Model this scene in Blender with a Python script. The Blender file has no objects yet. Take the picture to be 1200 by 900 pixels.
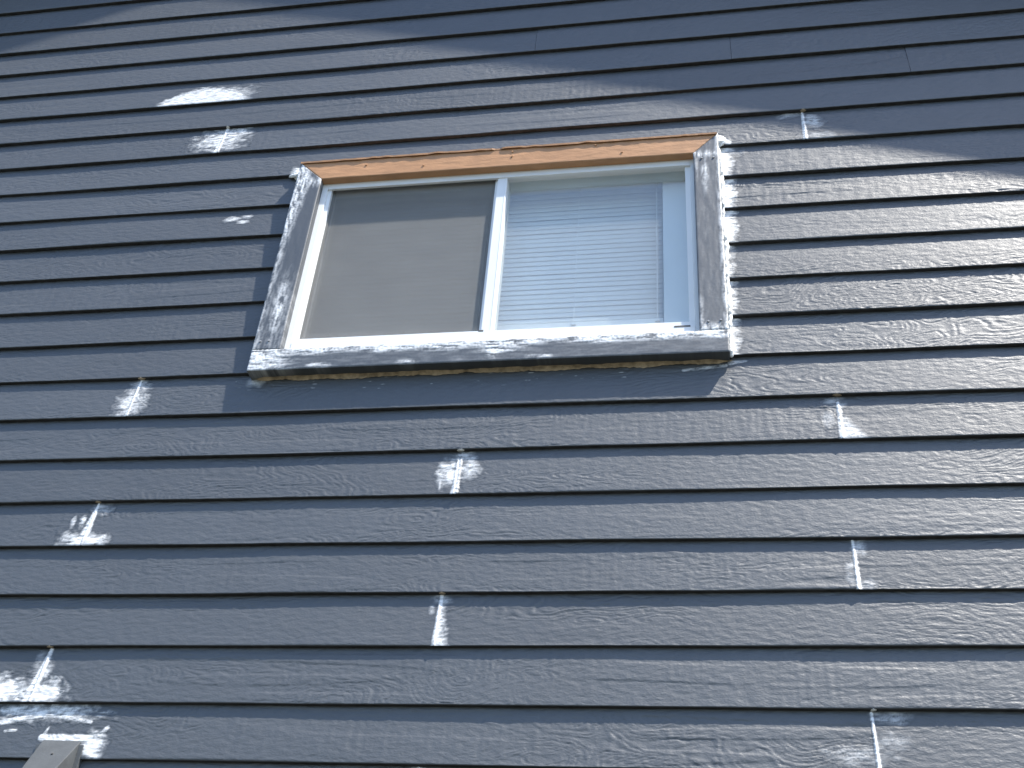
import bpy, bmesh, math, random
import numpy as np
from mathutils import Matrix, Vector

E = 0.175                 # one siding exposure in metres
Z0 = 2.54                 # height of the first visible butt line above the ground
def zz(k): return Z0 + k * E
scene = bpy.context.scene
COL = scene.collection

# ------------------------------------------------------------------ camera
cam_d = bpy.data.cameras.new('camera')
cam = bpy.data.objects.new('camera', cam_d); COL.objects.link(cam)
right = Vector((0.985400, 0.155177, 0.070048)); up = Vector((0.036335, -0.593629, 0.803918))
fwd = Vector((-0.166332, 0.789636, 0.590601))
M = Matrix.Identity(4)
for i in range(3):
    M[i][0] = right[i]; M[i][1] = up[i]; M[i][2] = -fwd[i]
M.translation = Vector((0, -17.6072 * E, zz(-5.66883)))
cam.matrix_world = M
cam_d.sensor_width = 36; cam_d.lens = 36 * 1322.955 / 1200
cam_d.clip_start = 0.05; cam_d.clip_end = 2000
scene.camera = cam

# ------------------------------------------------------------------ sky, sun, exposure
SX, SZ = 1.8, 3.6         # light moves (-SX, +1, -SZ) per metre into the wall
S = Vector((SX, -1, SZ)).normalized()
world = bpy.data.worlds.new('World'); scene.world = world; world.use_nodes = True
wn = world.node_tree.nodes; wl = world.node_tree.links
sky = wn.new('ShaderNodeTexSky'); sky.sky_type = 'NISHITA'; sky.sun_disc = False
sky.sun_elevation = math.asin(S.z); sky.sun_rotation = math.atan2(S.x, S.y)
sky.air_density = 1.0; sky.dust_density = 0.9; sky.ozone_density = 4.0
wn['Background'].inputs['Strength'].default_value = 0.14
wl.new(sky.outputs['Color'], wn['Background'].inputs['Color'])
sun_d = bpy.data.lights.new('sun', 'SUN'); sun_d.energy = 3.9; sun_d.angle = math.radians(1.0)
sun_d.color = (1.0, 0.95, 0.87)
sun = bpy.data.objects.new('sun', sun_d); COL.objects.link(sun)
sun.rotation_euler = S.to_track_quat('Z', 'Y').to_euler(); sun.location = (6, -6, 12)
scene.view_settings.view_transform = 'Standard'; scene.view_settings.look = 'None'
scene.view_settings.gamma = 1; scene.view_settings.use_curve_mapping = False
scene.view_settings.exposure = 1.2

# ------------------------------------------------------------------ numpy noise
def _hash(ix, iy, seed):
    h = (ix.astype(np.int64) * 374761393 + iy.astype(np.int64) * 668265263 + seed * 974711 + 12345) & 0xffffffff
    h = ((h ^ (h >> 13)) * 1274126177) & 0xffffffff
    h = h ^ (h >> 16)
    return (h & 0xffff) / 65535.0 * 2 * math.pi
def perlin(x, y, seed=0):
    x = np.asarray(x, float); y = np.asarray(y, float); x, y = np.broadcast_arrays(x, y)
    ix = np.floor(x); iy = np.floor(y); fx = x - ix; fy = y - iy
    ux = fx * fx * fx * (fx * (fx * 6 - 15) + 10); uy = fy * fy * fy * (fy * (fy * 6 - 15) + 10)
    def g(a, b):
        t = _hash(ix + a, iy + b, seed); return np.cos(t) * (fx - a) + np.sin(t) * (fy - b)
    return ((g(0, 0) * (1 - ux) + g(1, 0) * ux) * (1 - uy) + (g(0, 1) * (1 - ux) + g(1, 1) * ux) * uy) * 1.4
def fbm(x, y, seed=0, n=3):
    s = 0; a = 1.0
    for i in range(n):
        s = s + a * perlin(x * 2 ** i, y * 2 ** i, seed + 17 * i); a *= .5
    return s
def sst(a, b, v):
    t = np.clip((v - a) / (b - a), 0, 1); return t * t * (3 - 2 * t)

# ------------------------------------------------------------------ materials
def new_mat(name):
    m = bpy.data.materials.new(name); m.use_nodes = True
    return m, m.node_tree.nodes, m.node_tree.links, m.node_tree.nodes['Principled BSDF']
def simple(name, col, rough=.5, spec=.5, var=.0, vscale=30, bump=0, bscale=200, metallic=0):
    m, n, l, b = new_mat(name)
    b.inputs['Roughness'].default_value = rough; b.inputs['Specular IOR Level'].default_value = spec
    b.inputs['Metallic'].default_value = metallic
    b.inputs['Base Color'].default_value = (*col, 1)
    tc = n.new('ShaderNodeTexCoord')
    if var:
        t = n.new('ShaderNodeTexNoise'); t.inputs['Scale'].default_value = vscale; t.inputs['Detail'].default_value = 5
        l.new(tc.outputs['Object'], t.inputs['Vector'])
        r = n.new('ShaderNodeValToRGB'); r.color_ramp.elements[0].position = .3; r.color_ramp.elements[1].position = .7
        r.color_ramp.elements[0].color = (*[c * (1 - var) for c in col], 1)
        r.color_ramp.elements[1].color = (*[min(1, c * (1 + var)) for c in col], 1)
        l.new(t.outputs['Fac'], r.inputs['Fac']); l.new(r.outputs['Color'], b.inputs['Base Color'])
    if bump:
        t = n.new('ShaderNodeTexNoise'); t.inputs['Scale'].default_value = bscale; t.inputs['Detail'].default_value = 4
        l.new(tc.outputs['Object'], t.inputs['Vector'])
        bp = n.new('ShaderNodeBump'); bp.inputs['Strength'].default_value = 1; bp.inputs['Distance'].default_value = bump
        l.new(t.outputs['Fac'], bp.inputs['Height']); l.new(bp.outputs['Normal'], b.inputs['Normal'])
    return m

def painted(name, base, relief_mm=1.0, rscale=(120, 120, 250)):
    """slate house paint; the point attribute "cov" says where white caulk or primer was wiped on"""
    m, n, l, b = new_mat(name)
    tc = n.new('ShaderNodeTexCoord')
    oi = n.new('ShaderNodeObjectInfo')
    t1 = n.new('ShaderNodeTexNoise'); t1.inputs['Scale'].default_value = 3.5; t1.inputs['Detail'].default_value = 6
    l.new(tc.outputs['Object'], t1.inputs['Vector'])
    mx = n.new('ShaderNodeMix'); mx.data_type = 'RGBA'
    mx.inputs['A'].default_value = (*[c * .86 for c in base], 1); mx.inputs['B'].default_value = (*[c * 1.13 for c in base], 1)
    l.new(t1.outputs['Fac'], mx.inputs['Factor'])
    # each board a hair lighter or darker
    hs = n.new('ShaderNodeHueSaturation')
    mr = n.new('ShaderNodeMapRange'); mr.inputs['To Min'].default_value = .90; mr.inputs['To Max'].default_value = 1.10
    l.new(oi.outputs['Random'], mr.inputs['Value']); l.new(mr.outputs['Result'], hs.inputs['Value'])
    l.new(mx.outputs['Result'], hs.inputs['Color'])
    at = n.new('ShaderNodeAttribute'); at.attribute_name = 'cov'
    rp = n.new('ShaderNodeMapRange'); rp.interpolation_type = 'LINEAR'
    rp.inputs['From Min'].default_value = .03; rp.inputs['From Max'].default_value = 1.0
    l.new(at.outputs['Fac'], rp.inputs['Value'])
    m2 = n.new('ShaderNodeMix'); m2.data_type = 'RGBA'; m2.inputs['B'].default_value = (.80, .80, .79, 1)
    l.new(rp.outputs['Result'], m2.inputs['Factor']); l.new(hs.outputs['Color'], m2.inputs['A'])
    l.new(m2.outputs['Result'], b.inputs['Base Color'])
    t2 = n.new('ShaderNodeTexNoise'); t2.inputs['Scale'].default_value = 11; t2.inputs['Detail'].default_value = 5
    l.new(tc.outputs['Object'], t2.inputs['Vector'])
    rr = n.new('ShaderNodeMapRange'); rr.inputs['To Min'].default_value = .47; rr.inputs['To Max'].default_value = .57
    l.new(t2.outputs['Fac'], rr.inputs['Value']); l.new(rr.outputs['Result'], b.inputs['Roughness'])
    # fine brushed relief
    mp = n.new('ShaderNodeMapping'); mp.inputs['Scale'].default_value = rscale
    l.new(tc.outputs['Object'], mp.inputs['Vector'])
    t3 = n.new('ShaderNodeTexNoise'); t3.inputs['Scale'].default_value = 1; t3.inputs['Detail'].default_value = 5
    l.new(mp.outputs['Vector'], t3.inputs['Vector'])
    bp = n.new('ShaderNodeBump'); bp.inputs['Strength'].default_value = 1; bp.inputs['Distance'].default_value = .001 * relief_mm
    l.new(t3.outputs['Fac'], bp.inputs['Height']); l.new(bp.outputs['Normal'], b.inputs['Normal'])
    b.inputs['Specular IOR Level'].default_value = .92
    return m

SLATE = (.060, .066, .073)
M_SID = painted('slate_siding_paint', SLATE)
M_TRIM = painted('slate_trim_paint', tuple(c * 1.12 for c in SLATE), .45, (70, 70, 70))
M_RAW = simple('raw_hardboard_edge', (.060, .060, .066), .9, .2, .3, 40)
M_CAULK = simple('white_caulk', (.82, .82, .80), .55, .4, .06, 60, .002, 220)
M_TAN = simple('tan_filler', (.42, .33, .23), .85, .2, .35, 45, .003, 150)
M_ORANGE = simple('orange_brown_paint', (.46, .245, .12), .5, .4, .10, 14, .0006, 160)
M_VINYL = simple('white_vinyl', (.80, .81, .81), .35, .5, .03, 8)
M_GASKET = simple('grey_gasket', (.10, .10, .10), .7, .3)
M_BLIND = simple('white_blind_slat', (.86, .87, .87), .45, .4, .03, 10)
M_ROOM = simple('room_paint', (.55, .54, .51), .9, .2)
M_VENT = simple('grey_green_vent', (.088, .093, .095), .45, .5, .10, 25, .0006, 120)
M_SHINGLE = simple('roof_shingle', (.06, .058, .055), .95, .2, .35, 20, .01, 60)
M_FASCIA = simple('fascia_paint', (.60, .60, .58), .6, .3, .05, 6)
M_CONC = simple('foundation_concrete', (.33, .32, .30), .9, .2, .2, 5, .004, 60)
M_GROUND = simple('ground_gravel_grass', (.065, .065, .05), .95, .1, .4, 2, .02, 20)
M_SCREW = simple('nail_metal', (.35, .35, .36), .4, .5)

def glass_mat():
    m, n, l, b = new_mat('window_glass')
    n.remove(b); out = n['Material Output']
    tr = n.new('ShaderNodeBsdfTransparent'); tr.inputs['Color'].default_value = (.95, .975, .975, 1)
    gl = n.new('ShaderNodeBsdfGlossy'); gl.inputs['Roughness'].default_value = .02; gl.inputs['Color'].default_value = (1, 1, 1, 1)
    lw = n.new('ShaderNodeLayerWeight'); lw.inputs['Blend'].default_value = .5
    pw = n.new('ShaderNodeMath'); pw.operation = 'POWER'; pw.inputs[1].default_value = 4.5; l.new(lw.outputs['Facing'], pw.inputs[0])
    fr = n.new('ShaderNodeMapRange'); fr.inputs['To Min'].default_value = .085; fr.inputs['To Max'].default_value = .95
    l.new(pw.outputs[0], fr.inputs['Value'])
    m1 = n.new('ShaderNodeMixShader'); l.new(fr.outputs['Result'], m1.inputs['Fac'])
    l.new(tr.outputs[0], m1.inputs[1]); l.new(gl.outputs[0], m1.inputs[2])
    # dusty film
    di = n.new('ShaderNodeBsdfDiffuse'); di.inputs['Color'].default_value = (.70, .72, .72, 1)
    tc = n.new('ShaderNodeTexCoord'); t = n.new('ShaderNodeTexNoise'); t.inputs['Scale'].default_value = 4; t.inputs['Detail'].default_value = 6
    l.new(tc.outputs['Object'], t.inputs['Vector'])
    mr = n.new('ShaderNodeMapRange'); mr.inputs['From Min'].default_value = .3; mr.inputs['From Max'].default_value = .7
    mr.inputs['To Min'].default_value = .11; mr.inputs['To Max'].default_value = .12
    l.new(t.outputs['Fac'], mr.inputs['Value'])
    m2 = n.new('ShaderNodeMixShader'); l.new(mr.outputs['Result'], m2.inputs['Fac'])
    l.new(m1.outputs[0], m2.inputs[1]); l.new(di.outputs[0], m2.inputs[2]); l.new(m2.outputs[0], out.inputs['Surface'])
    return m
M_GLASS = glass_mat()
def screen_mat():
    m, n, l, b = new_mat('insect_screen_mesh')
    n.remove(b); out = n['Material Output']
    tr = n.new('ShaderNodeBsdfTransparent')
    di = n.new('ShaderNodeBsdfDiffuse')
    tc = n.new('ShaderNodeTexCoord'); t = n.new('ShaderNodeTexNoise'); t.inputs['Scale'].default_value = 6; t.inputs['Detail'].default_value = 8
    mp = n.new('ShaderNodeMapping'); mp.inputs['Scale'].default_value = (1, 1, 2.5)
    l.new(tc.outputs['Object'], mp.inputs['Vector']); l.new(mp.outputs['Vector'], t.inputs['Vector'])
    r = n.new('ShaderNodeValToRGB'); r.color_ramp.elements[0].position = .3; r.color_ramp.elements[1].position = .7
    r.color_ramp.elements[0].color = (.25, .247, .24, 1); r.color_ramp.elements[1].color = (.28, .277, .268, 1)
    l.new(t.outputs['Fac'], r.inputs['Fac']); l.new(r.outputs['Color'], di.inputs['Color'])
    mx = n.new('ShaderNodeMixShader'); mx.inputs['Fac'].default_value = .50
    l.new(tr.outputs[0], mx.inputs[1]); l.new(di.outputs[0], mx.inputs[2]); l.new(mx.outputs[0], out.inputs['Surface'])
    return m
M_SCREEN = screen_mat()

# ------------------------------------------------------------------ object helpers
def link(name, me, mats, parent=None):
    if not isinstance(mats, (list, tuple)): mats = [mats]
    for m in mats: me.materials.append(m)
    o = bpy.data.objects.new(name, me); COL.objects.link(o)
    if parent is not None:
        o.parent = parent
        o.matrix_parent_inverse = Matrix.Translation(-Vector(parent_world(parent)))
    return o
def parent_world(o):
    # every Empty is placed without rotation and meshes are authored in world space
    v = Vector(o.location)
    return v if o.type == 'EMPTY' else Vector((0, 0, 0))
def thing(name, label, cat, loc, group=None):
    o = bpy.data.objects.new(name, None); COL.objects.link(o); o.location = loc
    o.empty_display_size = .1; o['kind'] = 'thing'; o['label'] = label; o['category'] = cat
    if group: o['group'] = group
    return o
def bm_obj(name, bm, mats, parent=None, smooth=False):
    me = bpy.data.meshes.new(name); bmesh.ops.recalc_face_normals(bm, faces=bm.faces[:]); bm.to_mesh(me); bm.free()
    if smooth: me.shade_smooth()
    return link(name, me, mats, parent)
def add_box(bm, x0, x1, y0, y1, z0, z1, bev=0):
    r = bmesh.ops.create_cube(bm, size=1)
    for v in r['verts']:
        v.co = Vector(((x0 + x1) / 2 + v.co.x * (x1 - x0), (y0 + y1) / 2 + v.co.y * (y1 - y0), (z0 + z1) / 2 + v.co.z * (z1 - z0)))
    if bev:
        es = list({e for v in r['verts'] for e in v.link_edges})
        bmesh.ops.bevel(bm, geom=es, offset=bev, segments=2, profile=.6, affect='EDGES')
def box(name, ext, mat, parent=None, bev=0):
    bm = bmesh.new(); add_box(bm, *ext, bev=bev); return bm_obj(name, bm, mat, parent)
def ebox(name, x0, x1, y0, y1, z0, z1, mat, parent=None, bev=0):   # extents in exposures
    return box(name, (x0 * E, x1 * E, y0 * E, y1 * E, zz(z0), zz(z1)), mat, parent, bev)
def prism(name, prof, y0, y1, mat, parent=None):      # polygon in x,z swept along y
    bm = bmesh.new()
    a = [bm.verts.new((x, y0, z)) for x, z in prof]; b = [bm.verts.new((x, y1, z)) for x, z in prof]
    bm.faces.new(a); bm.faces.new(b[::-1]); n = len(prof)
    for i in range(n): bm.faces.new((a[i], a[(i + 1) % n], b[(i + 1) % n], b[i]))
    return bm_obj(name, bm, mat, parent)
def mesh_from(name, co, quads, mats_idx=None, smooth=True, cov=None):
    me = bpy.data.meshes.new(name)
    co = np.asarray(co, np.float32); q = np.asarray(quads, np.int32)
    me.vertices.add(len(co)); me.vertices.foreach_set('co', co.ravel())
    me.loops.add(q.size); me.loops.foreach_set('vertex_index', q.ravel())
    me.polygons.add(len(q)); me.polygons.foreach_set('loop_start', np.arange(0, q.size, 4, dtype=np.int32))
    me.polygons.foreach_set('loop_total', np.full(len(q), 4, np.int32))
    if mats_idx is not None: me.polygons.foreach_set('material_index', np.asarray(mats_idx, np.int32))
    me.polygons.foreach_set('use_smooth', np.full(len(q), smooth, bool))
    me.update(calc_edges=True); me.validate()
    if cov is not None:
        a = me.attributes.new('cov', 'FLOAT', 'POINT'); a.data.foreach_set('value', np.asarray(cov, np.float32).ravel())
    return me

# ------------------------------------------------------------------ the ground
gme = bpy.data.meshes.new('ground')
gme.from_pydata([(-900, -900, 0), (900, -900, 0), (900, 900, 0), (-900, 900, 0)], [], [(0, 1, 2, 3)])
g = link('ground', gme, M_GROUND); g['kind'] = 'structure'

# ------------------------------------------------------------------ the house wall
XL, XR = -34.0, 18.0                     # wall corners, in exposures
T = .095                                 # butt thickness / exposure
ZKD = {0:(0.011,0.0035),1:(-0.017,0.0029),2:(0.016,0.0023),3:(0.008,0.0003),4:(0,-0.0023),5:(-0.003,-0.0011),6:(-0.001,-0.0013),
       7:(0.006,-0.0026),8:(0.019,-0.0021),9:(0.02,-0.0005),10:(0.003,-0.0015),11:(-0.011,-0.0036),12:(0.019,-0.0035),13:(-0.001,-0.0017),
       14:(-0.002,-0.0013),15:(0.016,0.0007),16:(0.011,0.0008),17:(0.007,0.0009),18:(-0.013,0.0013),19:(-0.03,0.0013),20:(-0.05,0),
       21:(-0.06,0),22:(-0.044,0)}
def zline(k, x):                          # butt line k at x (exposures); boards sag and wander a little
    c0, c1 = ZKD.get(k, (0, 0))
    return k + c0 + c1 * np.clip(x, -21, 9) + .012 * perlin(x * .35 + 3.1 * k, k * 1.7 + .5, 5)
def board_rng(k): return random.Random(k * 7919 + 13)
def relief(k, x, z, seg=0):
    """embossed wood grain in metres, x and z in metres (z from the butt line)"""
    s = k * 31 + seg * 7
    r = random.Random(s)
    ox, oz = r.uniform(0, 50), r.uniform(0, 50)
    n1 = perlin(x * 2.0 + ox, z * 8 + oz, s) + .30 * perlin(x * 5.5 + oz, z * 15 + ox, s + 1) + .03 * perlin(x * 25, z * 40, s + 2)
    ph = n1 * r.uniform(5.5, 8.5) + z * r.uniform(5, 30)
    sn = np.abs(np.sin(ph * np.pi))
    rid = .55 * np.cos(ph * 2 * np.pi) - 1.5 * np.clip(1 - sn * 1.5, 0, 1) ** 2      # ridges with narrow grooves
    mask = .05 + .95 * sst(-.12, .30, perlin(x * 1.1 + oz, z * 7 + ox, s + 3))
    h = rid * mask * .0017
    # long steps and splits
    n2 = perlin(x * .8 + oz * 2, z * 16 + ox, s + 4)
    h = h + .0013 * (sst(-.03, .06, n2) - .5) * r.choice([.15, .5, 1]) * sst(-.25, .25, perlin(x * 2.2, z * 3 + ox, s + 14))
    # short ripples
    h = h + .00075 * fbm(x * 30 + ox, z * 80 + oz, s + 5, 3)
    # saw marks across some boards
    if r.random() < .5:
        h = h +   .00055 * perlin(x * 62 + ox, z * 5 + oz, s + 6) * sst(-.2, .3, perlin(x * .7, z * 3, s + 7))
    # pits and knots
    kn = perlin(x * 4 + oz, z * 10 + ox, s + 8)
    h = h - .0007 * sst(.42, .60, kn) * (.5 + .5 * np.sin(kn * 48))
    h = h + .0024 * perlin(x * 1.1, z * 3, s + 9)     # slow waviness
    return h
def surf(k, x, z, seg=0, fine=True):
    """front face depth y (metres) of course k at x, z in exposures"""
    zb = zline(k, x); d = z - zb
    y = d * T * E
    rnd = np.clip((.02 - d) / .02, 0, 1)
    y = y + rnd ** 2 * .0016
    if fine: y = y - relief(k, x * E, d * E, seg) * sst(-.005, .04, d)
    return y

W = dict(x0=-9.26, x1=.54, z0=7.92, z1=14.14)       # outside of the window casing
wall = thing('house_wall', 'gable wall of a house clad in dark slate grey lap siding patched with white caulk', 'wall', (-3 * E, 0, 0))
JOINTS = {0: 2.39, 1: -11.83, 2: -4.67, 3: 2.42, 4: -11.83, 5: -4.63, 6: 2.43, 7: -11.77, 14: 2.46, 15: -11.67, 16: 4.97, 17: .97, 18: -3.87,
          8: -4.6, 9: -4.5, 10: -4.7, 11: -4.6, 12: -4.5, 13: -4.6, -1: -4.7, -2: -11.8, -3: 2.4, 19: 5.6, 20: 2.2}
PERIOD = 26.0
ROOF_PX, ROOF_PZ, PITCH, OVER = -9.7, 31.8, .477, 2.6   # gable peak of the rake's lower front edge, overhang
def rake_z(x): return ROOF_PZ - PITCH * abs(x - ROOF_PX)

def board_mesh(k, xa, xb, seg, fine, ztop=None, zbot=None, notch=None, dy=0):
    """one siding board from xa to xb; notch = ('top'|'bottom', x0, x1, z) cut out for the window"""
    cv = np.clip
    vx0 = -21.2 + (22 - min(max(k, 0), 22)) * .40 - .8 ; vx1 = 4.6 + max(k, 0) * .17 + .8
    def samples(a, b):
        st = (.0048 if k < 10 else .0058) / E
        out = [a]
        lo, hi = max(a, vx0), min(b, vx1)
        if fine and hi > lo + .05:
            if lo > a: out += list(np.linspace(a, lo, max(2, int((lo - a) / .6)))[1:])
            out += list(np.linspace(lo, hi, max(2, int((hi - lo) / st)))[1:])
            if hi < b: out += list(np.linspace(hi, b, max(2, int((b - hi) / .6)))[1:])
        else:
            out += list(np.linspace(a, b, max(2, int((b - a) / 1.2) + 1))[1:])
        return out
    cuts = [xa]
    if notch:
        for c in (notch[1], notch[2]):
            if xa + .01 < c < xb - .01: cuts += [c - .004, c + .004]
    cuts.append(xb)
    xs = []
    for i in range(0, len(cuts) - 1):
        sm = samples(cuts[i], cuts[i + 1]); xs += sm if not xs else sm[1:]
    xs = np.array(xs)
    zb = zline(k, xs); zt = zline(k + 1, xs) + .10
    if ztop is not None: zt = np.minimum(zt, ztop(xs))
    if notch:
        ins = (xs > notch[1]) & (xs < notch[2])
        cut_t = np.where(ins, notch[3], 1e3) if notch[0] == 'top' else zt + 9
        cut_b = np.where(ins, notch[3], -1e3) if notch[0] == 'bottom' else zb - 9
    nz = int(E * 1.1 / (.0029 if k < 10 else .0034 if k < 15 else .0045)) if fine else 3
    t = np.linspace(0, 1, nz + 1); t = np.concatenate([[0, .012, .03], t[1:]]) if fine else t
    t = np.unique(t)
    Z = zb[:, None] + (zt - zb)[:, None] * t[None, :]; zb_cut = zb
    if notch:
        Z = np.minimum(np.maximum(Z, cut_b[:, None]), cut_t[:, None]); zb_cut = np.maximum(zb, cut_b); zt = np.minimum(zt, cut_t)
    X = np.repeat(xs[:, None], len(t), 1)
    Y = surf(k, X, Z, seg, fine) + dy
    # never bite into the course above, which laps over this one
    n, mrow = X.shape
    front = np.stack([X * E, Y, zz(Z)], -1).reshape(-1, 3)
    th = T * E * .93
    Yb = (zb_cut - zb) * T * E + th + dy; Yt = (zt - zb) * T * E + th + dy
    bb = np.stack([xs * E, Yb, zz(zb_cut)], -1); bt = np.stack([xs * E, Yt, zz(zt)], -1)
    co = np.concatenate([front, bb, bt]); B0 = n * mrow; T0 = B0 + n
    i = np.arange(n - 1)[:, None]; j = np.arange(mrow - 1)[None, :]
    a = (i * mrow + j).ravel()
    q = np.stack([a, a + mrow, a + mrow + 1, a + 1], -1)
    ii = np.arange(n - 1); f0 = ii * mrow; f1 = f0 + mrow - 1
    und = np.stack([f0, B0 + ii, B0 + ii + 1, f0 + mrow], -1)
    top = np.stack([f1, f1 + mrow, T0 + ii + 1, T0 + ii], -1)
    bck = np.stack([B0 + ii, T0 + ii, T0 + ii + 1, B0 + ii + 1], -1)
    l = (n - 1) * mrow
    ends = np.array([[0, mrow - 1, T0, B0], [l, B0 + n - 1, T0 + n - 1, l + mrow - 1]])
    q = np.concatenate([q, und, top, bck, ends])
    mi = np.zeros(len(q), np.int32); nf = (n - 1) * (mrow - 1); mi[nf:nf + len(und)] = 1; mi[nf + 3 * len(und):] = 1
    # separate the underside from the front so the drip edge stays crisp
    me = mesh_from('siding_board', co, q, mi)
    sm = np.ones(len(q), bool); sm[nf:] = False
    me.polygons.foreach_set('use_smooth', sm)
    return me

SEG = {}
def seg_of(k, x):
    for a, b, s in SEG.get(k, []):
        if a <= x <= b: return s
    return 0
KLOW, KTOP = -13, 32
for k in range(KLOW, KTOP):
    r = board_rng(k)
    j0 = JOINTS.get(k, r.uniform(-20, 2))
    js = sorted(j0 + PERIOD * m for m in (-2, -1, 0, 1, 2))
    lo, hi = XL, XR
    ztop = None
    if k >= 21:                                           # gable: boards end under the rake
        half = (ROOF_PZ + 1.0 - k) / PITCH
        lo = max(lo, ROOF_PX - half); hi = min(hi, ROOF_PX + half)
        ztop = lambda xs, k=k: np.maximum(k + .06, ROOF_PZ + 1.0 - PITCH * np.abs(xs - ROOF_PX))
    if hi - lo < .5: continue
    edges = [lo] + [j for j in js if lo + .8 < j < hi - .8] + [hi]
    spans = [[edges[i] + (.004 if i else 0), edges[i + 1] - (.004 if i < len(edges) - 2 else 0)] for i in range(len(edges) - 1)]
    if 8 <= k <= 13:                                       # the window cuts these courses
        out = []
        for a, b in spans:
            if a < W['x0'] < b: out.append([a, W['x0'] - .01])
            if a < W['x1'] < b: out.append([W['x1'] + .01, b])
            if b <= W['x0'] or a >= W['x1']: out.append([a, b])
        spans = out
    SEG[k] = []
    for s, (a, b) in enumerate(spans):
        if b - a < .1: continue
        notch = None
        if k == 7: notch = ('top', W['x0'] - .01, W['x1'] + .01, W['z0'] - .01)
        if k == 14: notch = ('bottom', W['x0'] - .01, W['x1'] + .01, W['z1'] + .01)
        fine = -1 <= k <= 23
        me = board_mesh(k, a, b, s, fine, ztop=ztop, notch=notch, dy=0)
        SEG[k].append((a, b, s))
        link('siding_board', me, [M_SID, M_RAW], wall)

# sheathing behind the boards (with the window opening), foundation, other walls
Y_SH = T * E * 2.15
OPX0, OPX1, OPZ0, OPZ1 = -8.75, .05, 8.45, 13.95       # rough opening
def poly_wall(name, prof, y0, y1, mat): return prism(name, [(x * E, zz(z)) for x, z in prof], y0, y1, mat, wall)
zl = rake_z(XL) + .9; zr = rake_z(XR) + .9
def gz(x): return ROOF_PZ + .9 - PITCH * abs(x - ROOF_PX)
zbase = (0.25 - Z0) / E
poly_wall('sheathing', [(XL, zbase), (OPX0, zbase), (OPX0, gz(OPX0)), (XL, gz(XL))], Y_SH, .20, M_RAW)
poly_wall('sheathing', [(OPX1, zbase), (XR, zbase), (XR, gz(XR)), (OPX1, gz(OPX1))], Y_SH, .20, M_RAW)
poly_wall('sheathing', [(OPX0, zbase), (OPX1, zbase), (OPX1, OPZ0), (OPX0, OPZ0)], Y_SH, .20, M_RAW)
poly_wall('sheathing', [(OPX0, OPZ1), (OPX1, OPZ1), (OPX1, gz(OPX1)), (ROOF_PX, gz(ROOF_PX)), (OPX0, gz(OPX0))], Y_SH, .20, M_RAW)
box('foundation', (XL * E, XR * E, .012, .30, -.1, .30), M_CONC, wall)
box('corner_board', (XL * E - .03, XL * E + .09, -.012, .14, .27, zz(gz(XL) - .35)), M_SID, wall, .003)
box('corner_board', (XR * E - .09, XR * E + .03, -.012, .14, .27, zz(gz(XR) - .35)), M_SID, wall, .003)
DEPTH = 7.5
box('side_wall', (XL * E, XL * E + .12, .14, DEPTH, 0, zz(gz(XL) - .3)), M_SID, wall)
box('side_wall', (XR * E - .12, XR * E, .14, DEPTH, 0, zz(gz(XR) - .3)), M_SID, wall)
poly_wall('back_wall', [(XL, -Z0 / E), (XR, -Z0 / E), (XR, gz(XR)), (ROOF_PX, gz(ROOF_PX)), (XL, gz(XL))], DEPTH, DEPTH + .12, M_SID)

# roof: two slopes with rake boards; its overhang shades the top of the wall
EAVE = 29.5
def slope(sgn):
    x1 = ROOF_PX + sgn * EAVE; z1 = ROOF_PZ - PITCH * EAVE
    th0, th1 = .75, 1.45
    prof = [(ROOF_PX, ROOF_PZ + th0), (x1, z1 + th0), (x1, z1 + th1), (ROOF_PX, ROOF_PZ + th1)]
    return prism('roof', [(x * E, zz(z)) for x, z in prof], -OVER * E - .02, DEPTH + .5, M_SHINGLE, wall)
ra = slope(1); rb = slope(-1)
for sgn, ro in ((1, ra), (-1, rb)):
    x1 = ROOF_PX + sgn * EAVE; z1 = ROOF_PZ - PITCH * EAVE
    prof = [(ROOF_PX, ROOF_PZ), (x1, z1), (x1, z1 + .72), (ROOF_PX, ROOF_PZ + .72)]
    prism('rake_board', [(x * E, zz(z)) for x, z in prof], -OVER * E, -OVER * E + .035, M_FASCIA, ro)
    prof = [(ROOF_PX, ROOF_PZ + .60), (x1, z1 + .60), (x1, z1 + .68), (ROOF_PX, ROOF_PZ + .68)]
    prism('soffit', [(x * E, zz(z)) for x, z in prof], -OVER * E + .036, .02, M_FASCIA, ro)

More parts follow.
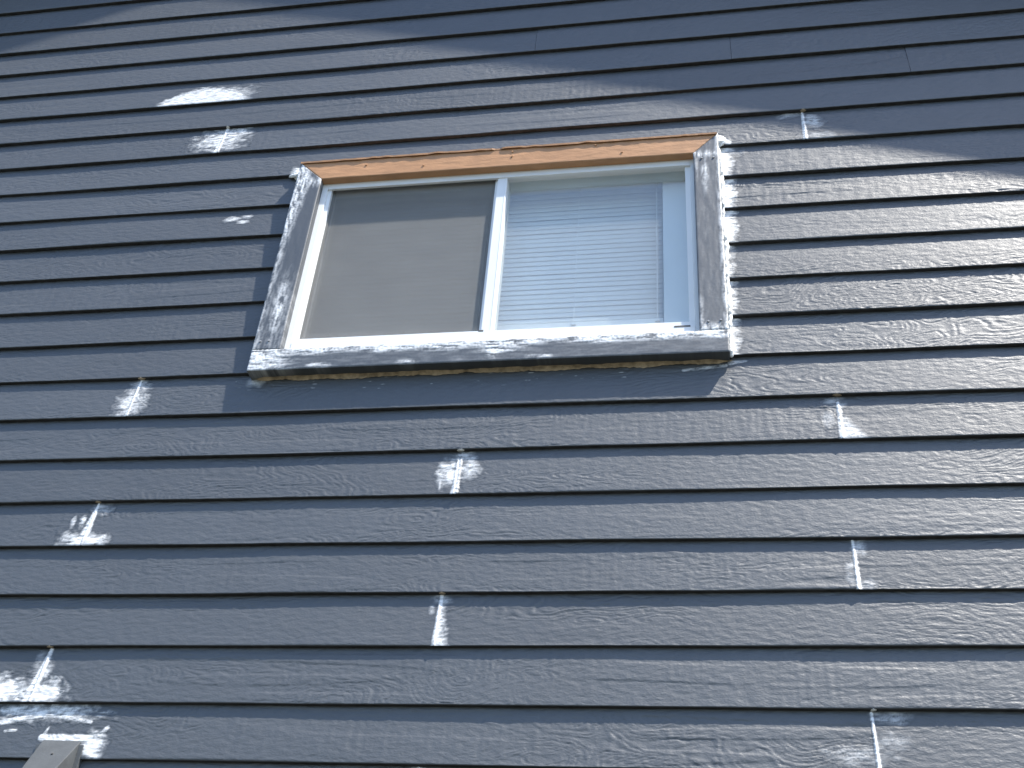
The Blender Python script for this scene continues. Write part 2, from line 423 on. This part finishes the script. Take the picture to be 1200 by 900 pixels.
# ------------------------------------------------------------------ white caulk and primer smears
def blob(X, Zc, cx, cz, rx, rz, s=1.0, edge=.85):
    d = np.sqrt(((X - cx) / rx) ** 2 + ((Zc - cz) / rz) ** 2)
    d = d + .30 * fbm(X * 4.5 + cx * 7, Zc * 6 + cz * 5, 211, 3)          # ragged outline
    return s * sst(0, 1, (1 - d) / edge)
def line(X, Zc, x0, z0, x1, z1, w0, w1=None, s=1.0):
    w1 = w0 if w1 is None else w1
    dx, dz = x1 - x0, z1 - z0; L2 = dx * dx + dz * dz
    t = np.clip(((X - x0) * dx + (Zc - z0) * dz) / L2, 0, 1)
    d = np.hypot(X - x0 - t * dx, Zc - z0 - t * dz); w = w0 + (w1 - w0) * t
    return s * np.clip((1 - d / w) / .5, 0, 1)
def smear(k, x0, x1, f, seed, bead=None, res=.0030, zlo=0.0, zhi=.985, streak=1.0, ang=(9, 34), off=.00035, name='caulk_smear', split=None):
    """thin wiped-on layer that follows the board; f(X, D) gives coverage, D is height above the butt line (0..1)"""
    nx = max(4, int((x1 - x0) * E / res)); nz = max(4, int((zhi - zlo) * E / res))
    xs = np.linspace(x0, x1, nx); ds = np.linspace(zlo, zhi, nz)
    X, D = np.meshgrid(xs, ds, indexing='ij')
    zb = zline(k, X); zt = zline(k + 1, X)
    Zc = zb + D * (zt - zb)
    cov = f(X, D)
    st = fbm(X * ang[0] * .6, D * ang[1] * .6, seed, 3); gr = fbm(X * 34, D * 38, seed + 3, 2)
    pat = np.clip(.70 + .62 * st + .38 * gr, 0, 1.1)
    cov = np.clip(cov, 0, 1.4)
    solid = np.clip((cov - .85) / .4, 0, 1)
    cov = np.clip(cov * (pat ** 1.2 * (1 - solid) * streak + (1 - streak) * (1 - solid) + solid * np.clip(.75 + .5 * st, .5, 1.1)), 0, 1.1)
    s = np.zeros_like(X, int)
    Y = np.zeros_like(X)
    segs = SEG.get(k, [])
    for a, b, sid in segs:
        mk = (X >= a - .01) & (X <= b + .01)
        if mk.any():
            yy = surf(k, X, Zc, sid)
            Y = np.where(mk, yy, Y)
    lift = off + .0010 * sst(0, .8, cov)
    if bead is not None:
        lift = lift + bead(X, D)
    Y = Y - lift
    co = np.stack([X * E, Y, zz(Zc)], -1).reshape(-1, 3)
    i = np.arange(nx - 1)[:, None]; j = np.arange(nz - 1)[None, :]
    a = (i * nz + j)
    cc = np.maximum.reduce([cov[:-1, :-1], cov[1:, :-1], cov[:-1, 1:], cov[1:, 1:]])
    keep = (cc > .025).ravel(); a = a.ravel()[keep]
    if len(a) == 0: return None
    q = np.stack([a, a + nz, a + nz + 1, a + 1], -1)
    used = np.unique(q); rm = np.full(nx * nz, -1); rm[used] = np.arange(len(used))
    me = mesh_from(name, co[used], rm[q], None, True, cov.reshape(-1)[used])
    return link(name, me, M_SID, wall)
def bead_line(x, w=.022, h=.0022, lean=0):
    return lambda X, D: h * np.clip(1 - ((X - x - lean * D) / w) ** 2, 0, 1)

J = JOINTS
mxm = np.maximum
# course 17: broad dome of filler
smear(17, -14.4, -11.0, lambda X, D: mxm(np.where(D > -1, sst(.10, -.16, D - .08 - .62 * np.clip(1 - ((X + 12.55) / 1.30) ** 2, 0, 1) - .10 * fbm(X * 5, D * 9, 3, 3)) * 1.15, 0) * np.clip((1.45 - np.abs(X + 12.6)) / .4, 0, 1),
      blob(X, D, -11.75, .38, .75, .36, .55)), 11, streak=.8)
# course 15
x = J[15]
smear(15, x - 1.1, x + 1.2, lambda X, D: mxm(mxm(blob(X, D, x - .08, .50, .95, .62, 1.05), blob(X, D, x + .25, .80, .62, .26, 1.0)), line(X, D, x + .02, .98, x - .05, 0, .07, .10, 1.2)), 12, bead_line(x))
# course 12: a faint double stroke
smear(12, -11.1, -9.8, lambda X, D: mxm(mxm(blob(X, D, -10.78, .64, .30, .13, 1.0), blob(X, D, -10.42, .72, .20, .10, .9)), blob(X, D, -10.45, .52, .30, .09, .85)), 13)
# course 14
x14 = J[14]
smear(14, x14 - .95, x14 + .95, lambda X, D: mxm(mxm(line(X, D, x14, 1, x14, 0, .035, .07, 1.2), blob(X, D, x14 + .22, .62, .30, .40, .66)),
      mxm(blob(X, D, x14 - .30, .90, .45, .16, .45), blob(X, D, x14 + .30, .10, .55, .20, .42))), 14, bead_line(x14))
# course 7 left joint
x7 = J[7]
smear(7, x7 - .6, x7 + .7, lambda X, D: mxm(mxm(blob(X, D, x7 - .04, .32, .42, .56, 1.05), blob(X, D, x7 + .03, .78, .34, .34, .62)), mxm(line(X, D, x7 + .03, 1, x7 - .02, 0, .03, .055, 1.25), blob(X, D, x7 + .22, .40, .22, .42, .5))), 15, bead_line(x7))
# course 6 right joint
x6 = J[6]
smear(6, x6 - .5, x6 + .8, lambda X, D: mxm(np.where(X > x6, np.clip((.95 - D * 1.25 - (X - x6) * 1.75) / .35, 0, .95), 0), mxm(line(X, D, x6 + .03, .85, x6 + .05, 0, .04, .09, 1.2),
      mxm(blob(X, D, x6 - .02, .85, .28, .22, .42), blob(X, D, x6 - .16, .45, .16, .32, .42)))), 16, bead_line(x6 + .03))
# course 5
x5 = J[5]
smear(5, x5 - .65, x5 + .75, lambda X, D: mxm(mxm(blob(X, D, x5 - .16, .48, .36, .42, 1.05), blob(X, D, x5 + .22, .55, .30, .36, .85)), mxm(mxm(line(X, D, x5 + .03, .75, x5, 0, .07, .085, 1.25), blob(X, D, x5 + .14, .85, .30, .26, .6)), line(X, D, x5 - .30, .28, x5 - .29, .12, .035, .02, .9))), 17,
      lambda X, D: .0024 * np.clip(1 - ((np.abs(X - x5 - .02) - .035) / .03) ** 2, 0, 1))
# course 4
x4 = J[4]
smear(4, x4 - .85, x4 + .9, lambda X, D: mxm(mxm(line(X, D, x4 + .04, 1, x4 - .03, 0, .025, .16, 1.25), blob(X, D, x4 + .08, .08, .62, .26, 1.3)),
      mxm(mxm(blob(X, D, x4 - .28, .16, .36, .26, .8), blob(X, D, x4 - .16, .55, .10, .22, .9)), mxm(blob(X, D, x4 - .36, .55, .07, .20, .85), blob(X, D, x4 + .14, .86, .30, .22, .5)))), 18, bead_line(x4, lean=.04))
# course 3
x3 = J[3]
smear(3, x3 - .45, x3 + .6, lambda X, D: mxm(line(X, D, x3, 1, x3 + .01, 0, .030, .055, 1.2), mxm(blob(X, D, x3 + .10, .84, .20, .26, .55), mxm(blob(X, D, x3 - .10, .35, .14, .34, .38), blob(X, D, x3 + .16, .08, .26, .16, .42)))), 19, bead_line(x3))
# course 2
x2 = J[2]
smear(2, x2 - .4, x2 + .55, lambda X, D: mxm(line(X, D, x2 + .02, 1, x2, 0, .045, .06, 1.3), mxm(np.where(X > x2, np.clip((.27 - .16 * D - (X - x2) + .06 * perlin(X * 9, D * 14, 44)) / .14, 0, 1.15), 0) * sst(.92, .62, D), mxm(blob(X, D, x2 - .13, .68, .07, .14, .55), blob(X, D, x2 + .02, .9, .25, .16, .5)))), 20, bead_line(x2))
# course 1: heavy filler at the left joint
x1 = J[1]
smear(1, -13.6, x1 + 1.3, lambda X, D: mxm(mxm(line(X, D, x1 + .05, 1, x1 - .04, 0, .045, .17, 1.3), blob(X, D, x1 + .14, .15, .66, .34, 1.35)),
      mxm(blob(X, D, x1 - .62, .20, .66, .38, 1.35), mxm(blob(X, D, x1 + .12, .55, .13, .30, .8), blob(X, D, x1 - .10, .62, .16, .40, .32)))), 21, bead_line(x1, .03, .003, .05))
# course 0: streak under the lap, left
smear(0, -13.6, -9.9, lambda X, D: mxm(mxm(blob(X, D, x1 + .30, .84, 1.5, .24, 1.0), line(X, D, x1 - .55, .62, x1 + .35, .80, .07, .06, 1.1)), mxm(line(X, D, x1 - .9, .58, x1 - .35, .64, .05, .04, .9), mxm(line(X, D, x1 - .3, .48, x1 - .1, .50, .03, .03, .8),
      mxm(line(X, D, x1 + .5, .78, x1 + 1.25, .66, .05, .04, .9), blob(X, D, x1 - .55, .12, .35, .20, .55))))), 22)
# course 0: caulk round the vent
smear(0, -11.7, -9.8, lambda X, D: mxm(mxm(line(X, D, -11.40, .37, -10.50, .36, .075, .085, 1.3), blob(X, D, -10.40, .24, .34, .34, 1.3)), mxm(line(X, D, -10.40, .30, -10.24, .56, .08, .05, .75), line(X, D, -11.38, .40, -11.33, .55, .04, .02, .8))), 23, off=.0006)
# course 0 right joint
x0j = J[0]
smear(0, x0j - 1.2, x0j + 1.2, lambda X, D: mxm(mxm(line(X, D, x0j, 1, x0j + .01, 0, .025, .045, 1.3), blob(X, D, x0j + .30, .88, .50, .15, .50)), mxm(blob(X, D, x0j - .30, .25, .75, .22, .40), blob(X, D, x0j + .25, .48, .40, .22, .36))), 24, bead_line(x0j))
# course -1
smear(-1, J[-1] - .3, J[-1] + .3, lambda X, D: mxm(line(X, D, J[-1], 1, J[-1], 0, .04, .05, 1.1), blob(X, D, J[-1], .9, .2, .2, .6)), 25, bead_line(J[-1]))
# flecks below the sill and at its corners
smear(7, -9.6, -1.0, lambda X, D: np.clip(.7 * sst(.66, 1.05, fbm(X * 3.5, D * 26, 77, 3)) * sst(.42, .62, D) * sst(1.0, .80, D) + 0 * X, 0, 1) + blob(X, D, -9.15, .80, .30, .18, .6), 26, zhi=.95, streak=.5, name='caulk_flecks')['kind'] = 'stuff'
smear(7, -1.0, 1.1, lambda X, D: mxm(line(X, D, -.35, .72, .45, .80, .05, .05, .6), line(X, D, .55, .86, .85, .90, .07, .03, .7)), 27, zhi=.93)
# smears beside the right casing, course by course
for k, (wd, wu, sd) in {8: (.30, .25, 31), 9: (.28, .22, 32), 10: (.26, .26, 33), 11: (.40, .36, 34), 12: (.42, .50, 35), 13: (.40, .68, 36)}.items():
    xc = W['x1']
    smear(k, xc + .012, xc + 1.0, lambda X, D, wd=wd, wu=wu: mxm(np.clip((wd * .80 + .10 * perlin(X * 3, D * 7, 5) - (X - xc)) / .12, 0, 1.35) * (D < .97), mxm(blob(X, D, xc + .05, .80, wu, .24, .72), blob(X, D, xc + .05, .22, wd * .8, .30, .75))), sd, streak=1.1)
smear(14, .30, 1.25, lambda X, D: mxm(line(X, D, .55, .24, .78, .06, .12, .08, 1.2), line(X, D, .5, .36, .70, .18, .08, .05, .7)), 38)
# left corner blob and the left edge
smear(14, -9.75, -9.0, lambda X, D: mxm(blob(X, D, -9.38, .12, .26, .26, 1.25), 0 * X), 39)
for k, wd in {8: .10, 9: .05, 10: .05, 11: .07, 12: .08, 13: .16}.items():
    xc = W['x0']
    smear(k, xc - .5, xc - .012, lambda X, D, wd=wd: np.clip((wd - (xc - X)) / .06, 0, 1.0), 50 + k, streak=1.2)

# ------------------------------------------------------------------ the window
win = thing('sliding_window', 'white vinyl sliding window with grey caulk-smeared casing and orange head trim', 'window', (-4.38 * E, 0, zz(7.97)))
YF = -.238                                   # casing front, in exposures
def casing(name, prof, f, seed, vertical, mat=M_TRIM, res=.0032, smooth=True, rough=.0006):
    """board with a finely modelled front; prof = convex quad in x,z (exposures), ordered bl, br, tr, tl"""
    bl, br, tr, tl = [np.array(p_, float) for p_ in prof]
    wdt = np.linalg.norm(br - bl) * E; hgt = np.linalg.norm(tl - bl) * E
    nu, nv = max(6, int(wdt / res)), max(6, int(hgt / res))
    u = np.linspace(0, 1, nu)[:, None]; v = np.linspace(0, 1, nv)[None, :]
    P = [(1 - u) * (1 - v) * bl[i] + u * (1 - v) * br[i] + u * v * tr[i] + (1 - u) * v * tl[i] for i in (0, 1)]
    X, Zc = P
    du = np.minimum(u, 1 - u) * wdt + 0 * v; dv = np.minimum(v, 1 - v) * hgt + 0 * u
    edge = np.clip(1 - np.minimum(du, dv) / .004, 0, 1)
    cov = f(X, Zc)
    a = (14, 3.2) if vertical else (2.6, 16)
    st = fbm(X * a[0], Zc * a[1], seed, 3); gr = fbm(X * 20, Zc * 20, seed + 2, 2)
    cov = np.clip(cov * np.clip(.62 + 1.0 * st + .35 * gr, .05, 1.25) * 1.15, 0, 1.1)
    h = rough * .7 * fbm(X * (9 if vertical else 2), Zc * (2 if vertical else 9), seed + 5, 3) + .0016 * np.clip(cov, 0, 1) * (.6 + .8 * gr)
    Y = YF * E - h + edge ** 2 * .0022
    co = np.stack([X * E, Y, zz(Zc)], -1).reshape(-1, 3)
    nf = len(co); yb = T * E * 2.1
    # rim to the back
    idx = lambda i, j: i * nv + j
    loop = [idx(i, 0) for i in range(nu)] + [idx(nu - 1, j) for j in range(1, nv)] + [idx(i, nv - 1) for i in range(nu - 2, -1, -1)] + [idx(0, j) for j in range(nv - 2, 0, -1)]
    lp = np.array(loop); back = co[lp].copy(); back[:, 1] = yb
    # duplicate the rim so the corner shades sharply
    rim = co[lp].copy(); R0 = nf; B0 = nf + len(lp)
    i = np.arange(nu - 1)[:, None]; j = np.arange(nv - 1)[None, :]; q0 = (i * nv + j).ravel()
    q = np.stack([q0, q0 + nv, q0 + nv + 1, q0 + 1], -1)
    m = np.arange(len(lp)); m1 = (m + 1) % len(lp)
    q2 = np.stack([R0 + m, B0 + m, B0 + m1, R0 + m1], -1)
    cv = np.concatenate([cov.reshape(-1), cov.reshape(-1)[lp] * .8, np.zeros(len(lp))])
    me = mesh_from(name, np.concatenate([co, rim, back]), np.concatenate([q, q2]), None, True, cv)
    return link(name, me, mat, win)
x0, x1_, z0, z1 = W['x0'], W['x1'], W['z0'], W['z1']
xi0, xi1, zi0, zi1 = -8.64, -.02, 8.46, 13.54
g_ = .004
# left side casing: white wiped along its outer edge, heavier at the foot
def f_left(X, Zc):
    u = (X - x0) / (xi0 - x0); v = (Zc - zi0) / (zi1 - zi0)
    a = np.clip((.36 + .30 * sst(.55, 1, v) - u) / .30, 0, 1) * (.42 + .45 * sst(.25, .9, v))
    b = np.clip(1 - np.abs(u - .58) / .34, 0, 1) * np.exp(-((v - .22) / .15) ** 2) * .95
    c = np.clip(1 - np.abs(v - .985) / .05, 0, 1) * .7
    return np.maximum.reduce([a, b, c, .22 * sst(.2, .6, u) * sst(.55, .2, v)])
casing('side_casing', [(x0, zi0 + g_), (xi0, zi0 + g_), (xi0, zi1), (x0, z1)], f_left, 61, True)
def f_right(X, Zc):
    u = (X - xi1) / (x1_ - xi1); v = (Zc - zi0) / (zi1 - zi0)
    a = np.clip((u - .80) / .20, 0, 1) * .85
    b = np.exp(-((u - .42) / .12) ** 2) * np.exp(-((v - .86) / .09) ** 2) * .75
    c = np.clip(1 - v / .05, 0, 1) * .9 + np.clip(1 - np.abs(v - .99) / .03, 0, 1) * .8
    d = np.exp(-((u - .10) / .09) ** 2) * (.5 * sst(.3, .0, v) + .35 * sst(.75, .95, v))
    return np.maximum.reduce([a, b, c, d, 0 * X + .05])
casing('side_casing', [(xi1, zi0 + g_), (x1_, zi0 + g_), (x1_, z1), (xi1, zi1)], f_right, 62, True)
def f_sill(X, Zc):
    v = (Zc - z0) / (zi0 - z0)
    a = np.clip((v - .55 - .20 * perlin(X * .9, 0 * X + 3, 9)) / .30, 0, 1) * (.95 + .6 * sst(-.25, .3, perlin(X * .55, 0 * X + 8, 4)))
    b = sst(-7.9, -9.1, X) * 1.0
    c = np.exp(-((X + 3.95) / .45) ** 2) * sst(.25, .5, v) * .75 + .9 * np.exp(-((X + 4.1) / .12) ** 2) * sst(.0, .3, v)
    d = np.exp(-((v - .12) / .10) ** 2) * sst(.1, .5, perlin(X * 1.1, 0 * X + 2, 7)) * .8
    e = sst(.15, .5, X) * np.clip((v - .45) / .3, 0, 1) * .8
    return np.maximum.reduce([a, b, c, d, e, .08 + 0 * X])
casing('sill_casing', [(x0, z0), (x1_, z0), (x1_, zi0), (x0, zi0)], f_sill, 63, False)
casing('head_casing', [(xi0 - g_, zi1), (xi1 + g_, zi1), (x1_ - g_, z1), (x0 + g_, z1)], lambda X, Z: 0 * X, 64, False, M_ORANGE, rough=.0008)['label'] = 'orange-brown head trim board'
# drip cap: thin wavy orange strip lapping over the head casing
n = 160
bm = bmesh.new(); ring = []
for i in range(n + 1):
    xx = x0 + .02 + (x1_ - x0 - .04) * i / n
    w = .006 * float(perlin(np.array(xx * 1.3), np.array(.3), 3)) + .006 * float(perlin(np.array(xx * 4.), np.array(.7), 4))
    yo = YF * E - .0055 - abs(w) * .45
    if abs(xx + 4.5) < .1: yo += .004
    zt = zz(z1) + w * .25
    pts = [(yo, zt - .010 + w * .15), (yo - .001, zt - .002), (YF * E * .4, zt + .004), (T * E * .9, zt + .006), (T * E * .9, zt + .003), (YF * E * .4, zt + .001), (yo + .0015, zt - .004), (yo + .002, zt - .010 + w * .15)]
    ring.append([bm.verts.new((xx * E, y, z)) for y, z in pts])
for i in range(n):
    for j in range(8): bm.faces.new((ring[i][j], ring[i + 1][j], ring[i + 1][(j + 1) % 8], ring[i][(j + 1) % 8]))
bm.faces.new(ring[0]); bm.faces.new(ring[-1][::-1])
bm_obj('drip_cap', bm, M_ORANGE, win)['label'] = 'thin wavy orange-brown flashing strip'
# rough strip of tan filler under the sill casing
xs = np.linspace(x0 + .12, x1_ + .05, 900); vs = np.linspace(0, 1, 9)
XX, VV = np.meshgrid(xs, vs, indexing='ij')
prof_n = sst(x0 + .05, x0 + .3, XX) * sst(x1_ + .08, x1_ - .4, XX)
hgt = (.060 + .045 * fbm(XX * 1.2, 0 * XX + 1, 91, 3) + .02 * perlin(XX * 11, 0 * XX, 92)) * prof_n + .01
dep = (.100 + .05 * fbm(XX * 1.7, 0 * XX + 5, 95, 3)) * prof_n
ZF = z0 + .01 - hgt * (1 - VV) ** 1.4
YFm = np.minimum(surf(7, XX, z0 - hgt, seg_of(7, -5)) - .001, 0.012) - dep * E * VV ** 1.2 - .0012 * fbm(XX * 6, VV * 2, 93, 3) * VV
co = np.stack([XX * E, YFm, zz(ZF)], -1).reshape(-1, 3)
i = np.arange(len(xs) - 1)[:, None]; j = np.arange(8)[None, :]; q0 = (i * 9 + j).ravel()
link('filler_strip', mesh_from('filler_strip', co, np.stack([q0, q0 + 9, q0 + 10, q0 + 1], -1)), M_TAN, win)
# caulk beads along both sides and blobs at the top corners
def bead(xf, za, zb_, rad, seed, yb):
    n = int((zb_ - za) * 34); m = 8; bm = bmesh.new(); rings = []
    for i in range(n + 1):
        z = za + (zb_ - za) * i / n
        nn = float(perlin(np.array(z * 2.1), np.array(.5), seed)); n2 = float(perlin(np.array(z * 7.), np.array(.5), seed + 1))
        r = rad * (1 + .45 * nn + .55 * n2) * (.4 if i in (0, n) else 1)
        k = math.floor(z); fr = z - k
        rings.append([bm.verts.new(((xf + .02 * nn) * E + r * math.cos(a), yb + fr * T * E * .35 + r * math.sin(a), zz(z))) for a in [2 * math.pi * t / m for t in range(m)]])
    for i in range(n):
        for j in range(m): bm.faces.new((rings[i][j], rings[i][(j + 1) % m], rings[i + 1][(j + 1) % m], rings[i + 1][j]))
    bm.faces.new(rings[0][::-1]); bm.faces.new(rings[-1])
    return bm_obj('caulk_bead', bm, M_CAULK, win, True)
bead(x1_ + .035, z0 + .01, z1 + .10, .0085, 71, -.010)
bead(x0 - .012, zi0 - .3, z1 + .05, .0040, 73, -.014)
def lump(cx, cz, rx, rz, seed, y, name='caulk_lump', par=None, mat=None, dy=.010, sub=4):
    bm = bmesh.new(); bmesh.ops.create_icosphere(bm, subdivisions=sub, radius=1)
    for v in bm.verts:
        d = 1 + .30 * float(perlin(np.array(v.co.x * 1.8 + v.co.y), np.array(v.co.z * 1.8), seed)) + .18 * float(perlin(np.array(v.co.x * 5), np.array(v.co.z * 5 + v.co.y), seed + 1))
        v.co = Vector((cx * E + v.co.x * d * rx * E, y + v.co.y * d * dy, zz(cz) + v.co.z * d * rz * E))
    return bm_obj(name, bm, mat or M_CAULK, par or win, True)
lump(x0 - .10, z1 - .12, .20, .13, 81, .004)
lump(x1_ + .07, z1 - .06, .10, .16, 83, -.006)

# dabs of caulk squeezed out under the lap above each patched joint
for kk, (sx_, mt) in {0: (.07, M_CAULK), 1: (.10, M_TAN), 2: (.08, M_TAN), 4: (.09, M_TAN), 5: (.10, M_CAULK), 6: (.12, M_TAN), 7: (.11, M_TAN), 14: (.10, M_TAN), 15: (.07, M_CAULK)}.items():
    lump(JOINTS[kk] + .03, float(zline(kk + 1, np.array(JOINTS[kk]))) + .004, sx_ * .7, .018, 100 + kk, .009, 'caulk_dab', wall, mt, .008, 3)
# white vinyl frame members: outer rail, inner step
FY = -.05
def member(name, x0, x1, z0, z1, y0=FY, y1=.55, bev=.002): return ebox(name, x0, x1, y0, y1, z0, z1, M_VINYL, win, bev)
ox0, ox1, oz0, oz1 = -8.74, .04, 8.46, 13.94
fl0, fl1, fz0, fz1 = -8.42, -.215, 8.90, 13.50
fr = thing  # noqa
frame_l = member('frame_jamb', ox0, fl0 - .09, oz0, oz1)
ebox('frame_step', fl0 - .09, fl0, .0, .5, fz0, fz1, M_VINYL, frame_l, .0015)
frame_r = member('frame_jamb', fl1 + .12, ox1, oz0, oz1)
ebox('frame_step', fl1, fl1 + .12, .01, .5, fz0, fz1, M_VINYL, frame_r, .0015)
frame_t = member('frame_head', fl0 - .09, fl1 + .12, 13.37, oz1, FY, .02)
ebox('frame_step', fl0 - .09, fl1 + .12, .021, .5, 13.46, oz1 - .01, M_VINYL, frame_t, .0015)
frame_b = member('frame_sill', fl0 - .09, fl1 + .12, oz0, fz0 - .14, -.06)
ebox('frame_step', fl0 - .09, fl1 + .12, -.03, .5, fz0 - .14, fz0 - .03, M_VINYL, frame_b, .0015)
ebox('weep_slot', fl1 - .30, fl1 + .02, -.066, -.02, fz0 - .19, fz0 - .15, M_GASKET, frame_b)
# thin white caulk line between frame and side casings
mul = member('meeting_stile', -4.455, -4.225, fz0 - .06, fz1 - .02, -.02, .45, .0025)
ebox('screen_stile', -4.515, -4.457, .055, .2, fz0 - .01, fz1 + .01, M_VINYL, mul, .0015)
ebox('stile_groove', -4.262, -4.250, -.026, .06, fz0 - .02, 13.36, M_VINYL, mul)
ebox('stile_latch', -4.50, -4.40, -.034, .05, fz0 - .05, fz0 - .01, M_GASKET, mul)
# panes
ebox('glass_pane', -4.26, fl1 + .02, .20, .225, fz0 - .02, fz1 + .02, M_GLASS, win)
ebox('glass_pane', fl0 - .02, -4.40, .34, .365, fz0 - .02, fz1 + .02, M_GLASS, win)
sc = ebox('insect_screen', fl0 - .01, -4.51, .105, .109, fz0 - .01, fz1 + .01, M_SCREEN, win)
for args in ((fl0 - .005, fl0 + .05, fz0, fz1), (-4.56, -4.516, fz0, fz1), (fl0 + .05, -4.56, fz0 - .005, fz0 + .03), (fl0 + .05, -4.56, fz1 - .04, fz1 + .005)):
    ebox('screen_spline', args[0], args[1], .088, .104, args[2], args[3], simple('screen_frame_grey', (.16, .16, .155), .6, .3) if 'screen_frame_grey' not in bpy.data.materials else bpy.data.materials['screen_frame_grey'], sc)
# nail heads on the casing
def nail(x, z, mat):
    bm = bmesh.new(); bmesh.ops.create_cone(bm, cap_ends=True, segments=10, radius1=.0045, radius2=.0035, depth=.003)
    bmesh.ops.rotate(bm, verts=bm.verts, matrix=Matrix.Rotation(math.pi / 2, 3, 'X'))
    bmesh.ops.translate(bm, verts=bm.verts, vec=(x * E, YF * E - .0022, zz(z)))
    bm_obj('nail_head', bm, mat, win)
for x, z in ((-9.12, 8.68), (-8.93, 8.69), (.16, 13.35), (.42, 13.35), (.16, 8.68), (.40, 8.70)): nail(x, z, M_SCREW)
for x, z in ((-4.12, 14.0), (-4.12, 13.84), (-6.2, 13.75), (-2.2, 14.02), (-1.6, 13.72), (-7.6, 13.9)): nail(x, z, M_ORANGE)

# ------------------------------------------------------------------ the room behind
room = bpy.data.objects.new('room_shell', None)
bpy.data.objects.remove(room)
bm = bmesh.new(); add_box(bm, -12 * E, 4 * E, .202, 3.4, zz(4.0), zz(17.5))
bmesh.ops.reverse_faces(bm, faces=bm.faces)
front = [f for f in bm.faces if abs(f.calc_center_median().y - .202) < 1e-4]
bmesh.ops.delete(bm, geom=front, context='FACES')
me = bpy.data.meshes.new('room_shell'); bm.to_mesh(me); bm.free(); link('room_shell', me, M_ROOM, wall)
ebox('jamb_liner', -.735, .04, .50, .72, 8.46, 13.94, M_BLIND, win, .003)

# ------------------------------------------------------------------ the blind
bx0, bx1 = -8.65, -.755
blind = thing('mini_blind', 'white horizontal slat blind hanging closed behind the sliding window panes', 'blind', ((bx0 + bx1) / 2 * E, .72 * E, zz(9.3)))
BY = .85 * E
ebox('head_rail', bx0, bx1, .73, .97, 13.70, 13.94, M_BLIND, blind, .002)
pitch, wd, tilt = .140, .172, math.radians(79)
co = []; nseg = 4; nx = 2
bm = bmesh.new(); rows = []
for a in range(nseg + 1):
    s = (a / nseg - .5) * wd * E; camber = .0022 * (1 - (2 * a / nseg - 1) ** 2)
    y = math.cos(tilt) * s - math.sin(tilt) * camber; z = math.sin(tilt) * s + math.cos(tilt) * camber * -1
    rows.append([(y, z)])
verts = []
for (y, z), in rows:
    verts.append([bm.verts.new((bx0 * E, y, z)), bm.verts.new((bx1 * E, y, z)), bm.verts.new((bx1 * E, y + .0006, z - .0002)), bm.verts.new((bx0 * E, y + .0006, z - .0002))])
for a in range(nseg):
    for j in range(4):
        bm.faces.new((verts[a][j], verts[a + 1][j], verts[a + 1][(j + 1) % 4], verts[a][(j + 1) % 4]))
bm.faces.new(verts[0]); bm.faces.new(verts[-1][::-1])
bmesh.ops.recalc_face_normals(bm, faces=bm.faces[:])
slat_me = bpy.data.meshes.new('slat'); bm.to_mesh(slat_me); bm.free(); slat_me.shade_smooth(); slat_me.materials.append(M_BLIND)
rr = random.Random(4); z = 9.80
while z < 13.66:
    o = bpy.data.objects.new('slat', slat_me); COL.objects.link(o); o.parent = blind
    o.matrix_parent_inverse = Matrix.Translation(-Vector(blind.location))
    o.location = (0, BY + rr.uniform(-.001, .001), zz(z)); o.rotation_euler = (rr.uniform(-.03, .03), rr.uniform(-.0008, .0008), 0)
    z += pitch
ebox('bottom_rail', bx0, bx1, .79, .91, 9.54, 9.68, M_BLIND, blind, .002)
for cx in (-8.1, -6.4, -4.5, -2.65, -.88):
    ebox('ladder_cord', cx - .008, cx + .008, .74, .752, 9.58, 13.75, M_VINYL, blind)
    ebox('cord_button', cx - .05, cx + .05, .73, .79, 9.56, 9.62, M_VINYL, blind)

# ------------------------------------------------------------------ the vent hood at the lower left
vent = thing('vent_hood', 'small grey sloping vent hood caulked white to the siding', 'vent', (-10.95 * E, 0, zz(-.8)))
def P(x, y, z): return Vector((x * E, y * E, zz(z)))
def hood():
    bm = bmesh.new()
    A = [P(-11.34, .02, .29), P(-10.63, .02, .28)]                 # top edge on the wall
    Bq = [P(-11.26, -.62, -.62), P(-10.70, -.62, -.62)]            # lower front of the slope
    Cq = [P(-11.26, -.62, -.82), P(-10.70, -.62, -.82)]            # front lip
    Dq = [P(-11.34, .02, -.86), P(-10.63, .02, -.86)]
    v = [[bm.verts.new(p_) for p_ in pr] for pr in (A, Bq, Cq, Dq)]
    bm.faces.new((v[0][0], v[0][1], v[1][1], v[1][0])); bm.faces.new((v[1][0], v[1][1], v[2][1], v[2][0]))
    bm.faces.new((v[0][1], v[3][1], v[2][1], v[1][1])); bm.faces.new((v[0][0], v[1][0], v[2][0], v[3][0]))
    bm.faces.new((v[0][0], v[3][0], v[3][1], v[0][1]))
    es = [e for e in bm.edges]
    bmesh.ops.bevel(bm, geom=es, offset=.0025, segments=2, profile=.6, affect='EDGES')
    return bm_obj('hood', bm, M_VENT, vent)
hood()
ebox('wall_flange', -11.42, -10.55, -.012, .10, -.95, .20, M_VENT, vent, .001)
bm = bmesh.new()
nail_pos = P(-10.95, -.21, -.02)
bmesh.ops.create_cone(bm, cap_ends=True, segments=10, radius1=.004, radius2=.003, depth=.004)
bmesh.ops.rotate(bm, verts=bm.verts, matrix=Matrix.Rotation(math.radians(55), 3, 'X'))
bmesh.ops.translate(bm, verts=bm.verts, vec=nail_pos); bm_obj('rivet', bm, M_GASKET, vent)
